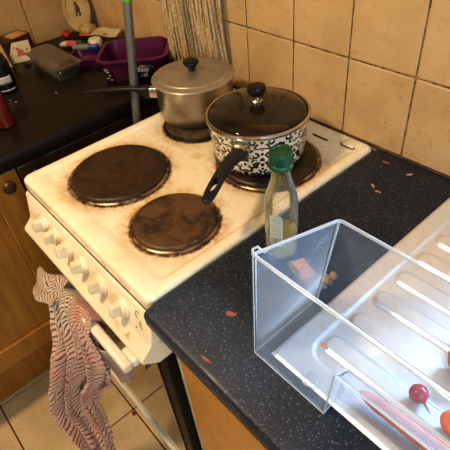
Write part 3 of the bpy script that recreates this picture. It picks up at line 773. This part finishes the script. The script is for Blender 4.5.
# packet and ginger behind the drawer
pk = thing('food_packet', (.632, -.392, .9), 'crumpled clear packet with a pinkish label seen through the back of the clear drawer', 'packet')
bm = B()
rotp = Matrix.Rotation(-.35, 3, 'Z')
def pf(u, v):
    x = (u - .5) * .075; y = (v - .5) * .034
    e = min(1, 6 * min(u, 1 - u)) ** .5 * min(1, 6 * min(v, 1 - v)) ** .5
    z = .904 + .010 * e + .0035 * noise.noise(Vector((u * 6, v * 5, 0)))
    return rotp @ Vector((x, y, 0)) + Vector((.638, -.386, z))
grid(bm, pf, 36, 20); obj('film', bm, M['bag_film'], pk, solid=.001)
bm = B(); grid(bm, lambda u, v: pf(.12 + .6 * u, .15 + .6 * v) + Vector((0, 0, .0015)), 14, 8); obj('packet_label', bm, M['crumb'], pk)
bm = B(); blob(bm, (.668, -.377, .911), (.011, .009, .0095), 3, .35, 2.2, 3); blob(bm, (.676, -.368, .919), (.006, .005, .007), 3, .3, 2, 8); blob(bm, (.664, -.390, .908), (.008, .006, .007), 3, .3, 2, 6)
tag(obj('ginger_root', bm, M['ginger']), 'knobbly brown piece of ginger root on the worktop at the back corner of the drawer', 'ginger')
bm = B(); blob(bm, (.742, -.470, .9095), (.0035, .003, .0015), 2, .4, 3, 3)
tag(obj('food_scrap', bm, M['carrot']), 'tiny orange scrap on the floor of the clear drawer near its left end', 'scrap')

# scraps on the worktop
def scrap(x, y, sx, sy, rz, mat, label, z=.9):
    bm = B(); r = Matrix.Rotation(rz, 3, 'Z')
    blob(bm, (x, y, z + .0012), (sx, sy, .0012), 3, .55, 2.4, x * 50, r)
    return tag(obj('food_scrap', bm, mat), label, 'scrap')
scrap(.606, -.521, .0075, .0045, .5, M['flake'], 'red-brown flake alone on the speckled worktop, left of the clear drawer')
scrap(.5745, -.121, .006, .0022, -.5, M['crumb'], 'pinkish crumb on the speckled worktop between hob corner and drainer')
scrap(.592, -.130, .006, .002, .1, M['crumb'], 'thin pink crumb nearest the drainer among the worktop crumbs')
scrap(.548, -.040, .008, .003, .2, M['flake'], 'brown peel scrap near the wall at the back of the speckled worktop')
scrap(.605, -.045, .006, .0025, .9, M['crumb'], 'pale pink scrap near the wall, left of the drainer corner')
scrap(.640, -.598, .010, .002, .1, M['flake'], 'brown scrap on the front edge of the speckled worktop')

# ------------------------------------------------------------------ tea towel
bm = B()
# rows: (left xyz, right xyz), from behind the bar, over it and down
rows = [((.175, -.632, .700), (.350, -.628, .690)), ((.178, -.638, .748), (.345, -.634, .742)), ((.182, -.658, .7660), (.345, -.656, .7630)), ((.198, -.682, .748), (.350, -.673, .735)),
        ((.215, -.697, .700), (.366, -.668, .700)), ((.219, -.714, .63), (.378, -.664, .63)), ((.206, -.746, .55), (.345, -.668, .55)), ((.197, -.778, .47), (.278, -.690, .47)),
        ((.199, -.802, .40), (.252, -.708, .40)), ((.219, -.798, .33), (.254, -.713, .33)), ((.243, -.790, .26), (.271, -.722, .26)), ((.262, -.802, .16), (.281, -.742, .16))]
def rowpt(v):
    f = v * (len(rows) - 1); i = min(int(f), len(rows) - 2); t_ = f - i
    q = lambda a, b: Vector(a).lerp(Vector(b), t_)
    return q(rows[i][0], rows[i + 1][0]), q(rows[i][1], rows[i + 1][1])
def tw(u, v):
    L, Rr = rowpt(v); p = L.lerp(Rr, u)
    k = sst(.22, .5, v)
    nrm_ = Vector((0, -1, .15)); side = (Rr - L).normalized(); nn = Vector((side.y, -side.x, 0)).normalized() if k > 0 else Vector((0, -1, 0))
    amp = .003 + .013 * k
    ph = u * 2 * PI * 3.2 + 1.3 * math.sin(v * 5)
    p += nn * amp * (math.sin(ph) + .35 * math.sin(2.3 * ph + 4 * v))
    p += side * .010 * k * math.sin(2 * ph + 1)
    if v < .35: p += Vector((0, 0, 1)) * .0025 * (1 + math.sin(ph))
    p += Vector((noise.noise(p * 25), noise.noise(p * 25 + Vector((5, 5, 5))), 0)) * .004 * k
    return p
grid(bm, tw, 90, 130)
tt = thing('tea_towel', (.25, -.69, .75), 'crumpled red and cream check tea towel hanging over the white oven door handle', 'towel')
obj('towel_drape', bm, M['towel'], tt, solid=.0025)
# the loose corner poking out to the left, dark-striped
bm = B()
def tc(u, v):
    L = Vector((.235, -.645, .778)).lerp(Vector((.105, -.668, .752)), v); Rr = Vector((.240, -.700, .745)).lerp(Vector((.165, -.712, .745)), v)
    p = L.lerp(Rr, u); p.z += .006 * math.sin(u * 9) * (1 - .3 * v) - .01 * v * v; p.y += .004 * math.sin(v * 8)
    return p
V = grid(bm, tc, 24, 30)
lay = bm.loops.layers.uv.verify()
for f in bm.faces:
    for l in f.loops: l[lay].uv = (l[lay].uv[0] * .30, .02 + l[lay].uv[1] * .20)
obj('towel_corner', bm, M['towel'], tt, solid=.0025)
# inner fold on the right
bm = B()
def ti(u, v):
    a = Vector((.29, -.668, .735)).lerp(Vector((.30, -.640, .50)), v); b2 = Vector((.415, -.655, .715)).lerp(Vector((.335, -.628, .50)), v)
    p = a.lerp(b2, u); p.y += .010 * math.sin(u * 8 + 2 * v); p.z -= .02 * math.sin(u * PI); return p
grid(bm, ti, 30, 30)
lay = bm.loops.layers.uv.verify()
for f in bm.faces:
    for l in f.loops: l[lay].uv = (.6 + l[lay].uv[0] * .35, .4 + l[lay].uv[1] * .35)
obj('towel_fold', bm, M['towel'], tt, solid=.0025)

# ------------------------------------------------------------------ mop + broom pole
mp = thing('string_mop', (-.075, -.03, .95), 'off-white cotton string mop head hanging against the tiles behind the aluminium pot', 'mop')
bm = B(); box(bm, -.15, .01, -.045, -.012, 1.30, 1.335); obj('mop_clamp', bm, M['grey_plastic'], mp, bevel=.006)
bm = B()
for k in range(120):
    u = (k % 40) / 39 + rnd.uniform(-.02, .02); lay_ = k // 40
    xt = -.172 + .190 * u; xb = -.190 + .230 * u + rnd.uniform(-.006, .006)
    yt = -.018 - .009 * lay_; zbt = .945 + rnd.uniform(-.02, .015) + .02 * u
    pts = []; ph = rnd.uniform(0, 6); am = rnd.uniform(.001, .004)
    for j in range(13):
        t_ = j / 12
        pts.append((xt + (xb - xt) * t_ ** .8 + am * math.sin(7 * t_ + ph), yt - .006 * math.sin(t_ * PI) + am * math.cos(6 * t_ + ph) - .002 * lay_, 1.31 + (zbt - 1.31) * t_))
    tube(bm, pts, .0036, 6)
o = obj('yarn_strands', bm, M['yarn'], mp); o['kind'] = 'stuff'
br = thing('broom', (-.047, -.262, .0), 'grey broom pole with lime green collar in the gap left of the cooker', 'broom')
top = Vector((-.052, -.205, 1.245)); mid = Vector((-.0475, -.262, .905)); dd = (mid - top).normalized(); bot = mid + dd * ((mid.z - .03) / -dd.z)
bm = B(); tube(bm, [top - dd * .25, mid, bot], .0105, 20); obj('pole', bm, M['pole_grey'], br)
bm = B(); c1 = top + dd * .085; tube(bm, [top - dd * .01, c1], .0125, 20); obj('collar', bm, M['lime'], br)
bm = B(); box(bm, bot.x - .018, bot.x + .018, bot.y - .12, bot.y + .12, bot.z - .03, bot.z); obj('broom_head', bm, M['grey_plastic'], br, bevel=.004)

# ------------------------------------------------------------------ items on the left worktop
# purple tub
TB = Matrix.Rotation(.84, 3, 'Z'); tc0 = Vector((-.262, -.112, 0))
tub = thing('washing_tub', (-.25, -.1, .9), 'purple plastic tub with small stickers on its front, behind the grey pole', 'tub')
def tl(x, y, r, z): return [TB @ Vector((a, b, 0)) + tc0 + Vector((0, 0, z)) for a, b, _ in rrect(-x, x, -y, y, r, 0, 6)]
bm = B(); loops(bm, [tl(.085, .065, .02, .9008), tl(.087, .067, .022, .905), tl(.096, .078, .030, .962), tl(.104, .086, .036, .963), tl(.104, .086, .036, .968), tl(.094, .076, .030, .968), tl(.085, .065, .02, .908)])
obj('tub_body', bm, M['purple'], tub)
bm = B(); 
def tb(x, y, z): return TB @ Vector((x, y, 0)) + tc0 + Vector((0, 0, z))
yf = -.0722
def quad(bm, a, b, c, d, mi=0):
    f = bm.faces.new([bm.verts.new(p) for p in (a, b, c, d)]); f.material_index = mi
quad(bm, tb(.004, yf - .0015, .905), tb(.066, yf - .0015, .905), tb(.066, yf - .0075, .950), tb(.004, yf - .0075, .950))
st = obj('sticker', bm, M['sticker'], tub, solid=.0006)
mw = Matrix.Translation(tb(.032, yf - .0078, .932)) @ TB.to_4x4() @ Matrix.Rotation(PI / 2 + .12, 4, 'X')
link('sticker_text', text_mesh('Easy', .018, mw), M['text_white'], st)
mw = Matrix.Translation(tb(.032, yf - .0058, .916)) @ TB.to_4x4() @ Matrix.Rotation(PI / 2 + .12, 4, 'X')
link('sticker_text', text_mesh('- ES', .013, mw), M['text_white'], st)
bm = B(); quad(bm, tb(-.076, yf - .002, .910), tb(-.058, yf - .002, .906), tb(-.066, yf - .008, .948), tb(-.084, yf - .008, .950))
sc_ = obj('sachet', bm, M['sticker'], tub, solid=.002)
bm = B()
for k, (a, b2) in enumerate(((-.076, .920), (-.070, .928), (-.074, .938), (-.067, .914), (-.078, .944))):
    tube(bm, [tb(a, yf - .006 - (b2 - .91) * .12, b2), tb(a + .007, yf - .006 - (b2 - .91) * .12, b2 - .001)], .0014, 6)
obj('sachet_print', bm, M['light_wood'], sc_)
# shallow purple dish left of the tub
ds = thing('purple_dish', (-.42, -.165, .9), 'low purple plastic dish full of small coloured odds and ends, left of the tub', 'dish')
tc0 = Vector((-.440, -.158, 0)); 
bm = B(); loops(bm, [tl(.070, .040, .02, .9008), tl(.076, .046, .022, .922), tl(.080, .050, .024, .923), tl(.080, .050, .024, .926), tl(.073, .043, .02, .926), tl(.068, .038, .018, .905)])
obj('dish_body', bm, M['purple'], ds)
tc0 = Vector((-.262, -.112, 0))
# tube with blue collar and white cap lying on the dish
tb2 = thing('glue_tube', (-.50, -.155, .9), 'grey tube with blue collar and big white cap lying on the purple dish', 'tube')
dx = Vector((.742, .670, 0)); c0 = Vector((-.475, -.150, .936))
rot = dx.to_track_quat('Z', 'Y').to_matrix()
bm = B(); lathe(bm, [(.006, -.058), (.009, -.05), (.010, -.01), (.010, .0)], c0, 20, rot); obj('tube_body', bm, M['grey_plastic'], tb2)
bm = B(); lathe(bm, [(.0115, -.002), (.0115, .028), (.009, .030)], c0, 24, rot); obj('collar', bm, M['blue_plastic'], tb2)
bm = B(); lathe(bm, [(.020, 0), (.022, .004), (.022, .022), (.019, .026), (.004, .027)], c0 + Vector((.0, .022, -.006)), 28); obj('cap', bm, M['white_plastic'], tb2)
# small coloured things
bm = B(); tube(bm, [(-.60, -.118, .937), (-.52, -.062, .938)], .0055, 10, flat=(1.5, .6)); tag(obj('red_peg', bm, M['red_plastic']), 'flat red-orange stick lying behind the white capped tube', 'stick')
bm = B(); blob(bm, (-.552, -.145, .922), (.022, .014, .016), 3, .3, 2, 1); tag(obj('green_lid', bm, M['green_plastic']), 'dark green plastic lid beside the pink marker', 'lid')
mk = thing('pink_marker', (-.62, -.16, .9), 'pink marker with a white tip lying behind the clear box', 'marker')
bm = B(); tube(bm, [(-.622, -.158, .915), (-.578, -.142, .917)], .011, 14); obj('marker_body', bm, M['pink_plastic'], mk)
bm = B(); tube(bm, [(-.648, -.178, .910), (-.640, -.170, .912), (-.622, -.158, .915)], [.004, .009, .0105], 14); obj('marker_tip', bm, M['white_plastic'], mk)
bm = B(); mw3 = Matrix.Translation((-.53, -.055, .942)) @ Matrix.Rotation(.5, 4, 'Z') @ Matrix.Rotation(.18, 4, 'X')
grid(bm, lambda u, v: mw3 @ Vector(((u - .5) * .100, (v - .5) * .050, .003 * math.sin(u * 7) + .002 * math.sin(v * 5 + u * 4))), 20, 12)
tag(obj('folded_paper', bm, M['paper'], solid=.0015), 'off-white folded sheet of paper lying at the back left of the purple tub', 'paper')
bm = B(); blob(bm, (-.705, -.122, .916), (.0155, .0155, .015), 3, .02, 2, 0)
tm = thing('tomato', (-.705, -.122, .9), 'small shiny red tomato beside the oval ceramic plaque', 'tomato'); obj('fruit', bm, M['tomato'], tm)
bm = B(); tube(bm, [(-.705, -.122, .930), (-.703, -.124, .934)], .0015, 6); obj('stalk', bm, M['green_plastic'], tm)
# oval ceramic plaque jug standing in the corner
pq = thing('ceramic_plaque', (-.700, -.070, .9), 'beige oval ceramic ornament with embossed rim and small dark figure, in the corner', 'ornament')
n_ = Vector((.72, -.66, .22)).normalized(); s = Vector((.66, .72, 0)).normalized(); u_ = n_.cross(s) * -1
u_ = s.cross(n_); u_ = u_ if u_.z > 0 else -u_
c0 = Vector((-.700, -.062, .985))
def pl(a, b, h): return c0 + s * a + u_ * b + n_ * h
def oval(ax, ay, h, n=40): return [pl(ax * math.cos(2 * PI * k / n), ay * math.sin(2 * PI * k / n), h) for k in range(n)]
bm = B(); loops(bm, [oval(.030, .045, -.022), oval(.044, .066, -.016), oval(.050, .074, 0), oval(.047, .071, .006), oval(.038, .060, .006), oval(.035, .056, .002), oval(.02, .03, .003)])
obj('oval_body', bm, M['ceramic'], pq)
bm = B()
for k in range(30):
    a = 2 * PI * k / 30; blob(bm, pl(.0425 * math.cos(a), .0655 * math.sin(a), .006), (.0035, .0035, .0025), 1, 0)
obj('embossed_rim', bm, M['ceramic'], pq)
bm = B(); blob(bm, pl(.004, .005, .004), (.008, .008, .012), 3, .5, 2, 2); blob(bm, pl(0, .020, .004), (.006, .006, .006), 2, .4, 2, 5); blob(bm, pl(.010, -.012, .004), (.004, .004, .010), 2, .3, 2, 7); blob(bm, pl(-.001, -.014, .004), (.003, .003, .009), 2, .3, 2, 9)
obj('figure', bm, M['brown_print'], pq)
bm = B(); blob(bm, c0 + Vector((.036, .006, -.063)), (.036, .030, .024), 3, .2, 2, 3); obj('foot', bm, M['ceramic'], pq)
# clear hinged plastic box
bx = thing('plastic_box', (-.49, -.265, .9), 'empty clear hinged plastic food box on the dark corner worktop', 'box')
bm = B(); loops(bm, [rrect(-.592, -.395, -.305, -.235, .012, .9008), rrect(-.600, -.387, -.312, -.228, .014, .935)], cap1=False); obj('box_base', bm, M['box_plastic'], bx, solid=.0008)
bm = B(); loops(bm, [rrect(-.604, -.383, -.316, -.224, .015, .935), rrect(-.604, -.383, -.316, -.224, .015, .938), rrect(-.594, -.393, -.306, -.234, .012, .9395), rrect(-.586, -.401, -.298, -.242, .012, .951)], cap0=False); obj('box_lid', bm, M['box_plastic'], bx, solid=.0008)
bm = B(); tube(bm, [Vector(p) for p in rrect(-.604, -.383, -.316, -.224, .015, .9365)] + [Vector(rrect(-.604, -.383, -.316, -.224, .015, .9365)[0])], .0012, 6); obj('box_flange', bm, M['box_plastic'], bx)
# picture card and maroon box behind, leaning
def leaning(name, bl, br, h, th, lean, mat, parent=None, base=None, bevel=.001):
    bl, br = Vector(bl), Vector(br); s_ = (br - bl).normalized(); up = (Vector((0, 0, 1)) * math.cos(lean) + Vector((0, 0, 1)).cross(s_) * math.sin(lean))
    nn = s_.cross(up).normalized()
    bm = B(); W = (br - bl).length
    vs = [bl + s_ * a + up * b + nn * c for c in (0, -th) for a, b in ((0, 0), (W, 0), (W, h), (0, h))]
    V = [bm.verts.new(v) for v in vs]
    for f in ((0, 1, 2, 3), (7, 6, 5, 4), (0, 4, 5, 1), (1, 5, 6, 2), (2, 6, 7, 3), (3, 7, 4, 0)): bm.faces.new([V[i] for i in f])
    return obj(name, bm, mat, parent, base, smooth=False, bevel=bevel), s_, up, nn
cd = thing('picture_card', (-.66, -.31, .9), 'small cream picture card with a red-brown drawing, propped in front of the maroon box', 'card')
_, s_, up, nn = leaning('card_sheet', (-.655, -.350, .901), (-.630, -.283, .901), .062, .004, .35, M['paper'], cd)
bm = B(); c0 = Vector((-.655, -.350, .901))
for (a, b, r, sd_) in ((.036, .030, .010, 1), (.030, .041, .005, 3), (.045, .024, .006, 4), (.028, .022, .005, 6), (.058, .035, .0035, 5), (.020, .046, .003, 8)):
    blob(bm, c0 + s_ * a + up * b + nn * .0008, (r, r, r), 2, .4, 2, sd_)
me_o = obj('card_drawing', bm, M['red_print'], cd)
for v in me_o.data.vertices:
    w_ = v.co + Vector(cd['_w']); dist = (w_ - c0).dot(nn); v.co -= nn * (dist - .0006 - (dist - .0008) * .05)
mb = thing('tea_box', (-.71, -.30, .9), 'dark maroon box with a tan label on top, standing by the left wall', 'box')
bm = B(); mr = Matrix.Translation((-.708, -.312, .901)) @ Matrix.Rotation(.25, 4, 'Z')
box(bm, -.035, .035, -.045, .055, 0, .066, mat=mr); obj('carton', bm, M['maroon'], mb, bevel=.002)
bm = B(); box(bm, -.022, .030, -.012, .046, .0662, .0672, mat=mr); obj('top_label', bm, M['light_wood'], mb)
# leaning wooden framed board at the far left
fb = thing('leaning_board', (-.69, -.42, .9), 'pale wooden board with dark edge leaning at the far left of the corner worktop', 'board')
leaning('board_panel', (-.625, -.520, .901), (-.630, -.360, .901), .16, .009, .45, M['light_wood'], fb)
leaning('board_edge', (-.630, -.3595, .901), (-.6305, -.3525, .901), .16, .009, .45, M['dark_wood_and_shade'], fb)
# small black trinket
bm = B(); blob(bm, (-.600, -.325, .906), (.010, .006, .006), 3, .5, 2, 3); blob(bm, (-.590, -.318, .905), (.005, .005, .005), 2, .3, 2, 8); tag(obj('trinket', bm, M['bottle_black']), 'tiny shiny black trinket in front of the picture card', 'trinket')
# black bottle with white label
cx, cy = -.470, -.440
bb = thing('sauce_bottle', (cx, cy, .9), 'black bottle with a white label at the left edge of the photo', 'bottle')
bm = B(); lathe(bm, [(.026, .9008), (.030, .904), (.031, .93), (.031, .985), (.024, 1.005), (.012, 1.02), (.011, 1.05)], (cx, cy, 0), 40); obj('glass', bm, M['bottle_black'], bb)
ang2 = math.atan2(-.782 - cy, .9627 - cx) + .1
bm = B(); curved_patch(bm, ang2, .62, .930, .952, .0313, arch=False, n=20, m=4); obj('label', bm, M['label'], bb, solid=.0003)
bm = B(); curved_patch(bm, ang2, .75, .910, .914, .0313, arch=False, n=20, m=2); obj('label_stripe', bm, M['text_white'], bb, solid=.0003)
bm = B(); lathe(bm, [(.012, 1.045), (.013, 1.047), (.013, 1.065), (.003, 1.066)], (cx, cy, 0), 24); obj('cap', bm, M['bottle_black'], bb)
cx, cy = -.262, -.527
rb = thing('ketchup_bottle', (cx, cy, .9), 'red-brown sauce bottle cut by the left edge of the photo', 'bottle')
bm = B(); lathe(bm, [(.020, .9008), (.024, .905), (.025, .93), (.0235, .965), (.017, .99), (.010, 1.005), (.009, 1.02)], (cx, cy, 0), 40); obj('bottle_body', bm, M['red_bottle'], rb)
bm = B(); lathe(bm, [(.011, 1.015), (.012, 1.017), (.011, 1.035), (.003, 1.036)], (cx, cy, 0), 24); obj('cap', bm, M['white_plastic'], rb)
# crumbs on the dark worktop
for k, (x, y) in enumerate(((-.335, -.350), (-.375, -.455), (-.40, -.462))):
    bm = B(); blob(bm, (x, y, .9008), (.003, .0018, .0008), 2, .5, 3, k)
    tag(obj('crumb', bm, M['text_white']), ['pale crumb in front of the clear plastic box', 'pale crumb on the dark worktop right of the black bottle', 'faint crumb on the dark worktop nearest the black bottle'][k], 'crumb')
# dark red petal on the floor
bm = B(); blob(bm, (.121, -.612, .001), (.009, .006, .0012), 2, .4, 2, 4); tag(obj('food_scrap', bm, M['tomato']), 'small red scrap on the floor tiles by the oven door', 'scrap')

# ------------------------------------------------------------------ lights
def area(name, loc, target, sx, sy, power, col, spread=PI):
    l = bpy.data.lights.new(name, 'AREA'); l.shape = 'RECTANGLE'; l.size = sx; l.size_y = sy; l.energy = power; l.color = col; l.spread = spread
    o = bpy.data.objects.new(name, l); C.objects.link(o); o.location = loc
    o.rotation_euler = (Vector(target) - Vector(loc)).to_track_quat('-Z', 'Y').to_euler(); return o
area('window_daylight', (1.35, .14, 1.6), (1.35, -1, 1.6), 1.08, 1.0, 150, (.52, .74, 1.0))
area('ceiling_lamp', (.06, -1.22, 2.33), (.06, -1.2, 0), .22, .22, 25, (1.0, .72, .43))
area('side_fill_light', (2.22, -1.15, 1.60), (.6, -.75, .9), .95, .85, 24, (.72, .86, 1.0))  # added cool fill from the right, not a known window
w = struct(bpy.data.objects.new('side_fill_frame', None)); w.location = (2.28, -1.15, 1.15); C.objects.link(w); w['_w'] = (2.28, -1.15, 1.15)  # made-up frame dressing the side fill; wall_right has no opening
bm = B()
for (y0, y1, z0, z1) in ((-1.70, -1.64, 1.12, 2.08), (-.66, -.60, 1.12, 2.08), (-1.70, -.60, 1.12, 1.18), (-1.70, -.60, 2.02, 2.08)): box(bm, 2.25, 2.30, y0, y1, z0, z1)
obj('window_and_fill_frame', bm, M['window_and_fill_frame'], w, bevel=.004)  # these bars surround the added fill light only
wd = bpy.data.worlds.new('w'); bpy.context.scene.world = wd; wd.use_nodes = True
bg = wd.node_tree.nodes['Background']; bg.inputs[0].default_value = (.65, .8, 1, 1); bg.inputs[1].default_value = 1.0

# ------------------------------------------------------------------ camera
cam = bpy.data.cameras.new('cam'); co = bpy.data.objects.new('camera', cam); C.objects.link(co)
co.location = (.96272, -.78196, 1.47509); co.rotation_euler = (.83973, .08596, .84683)
cam.sensor_width = 36; cam.sensor_fit = 'HORIZONTAL'; cam.lens = 36 * 1.04516; cam.clip_start = .02
bpy.context.scene.camera = co
vs = bpy.context.scene.view_settings
vs.view_transform = 'Standard'; vs.look = 'Medium High Contrast'; vs.exposure = 0.10
cy_ = bpy.context.scene.cycles
cy_.max_bounces = 12; cy_.transparent_max_bounces = 24; cy_.caustics_reflective = False; cy_.caustics_refractive = False
for o in bpy.data.objects:
    if '_w' in o: del o['_w']
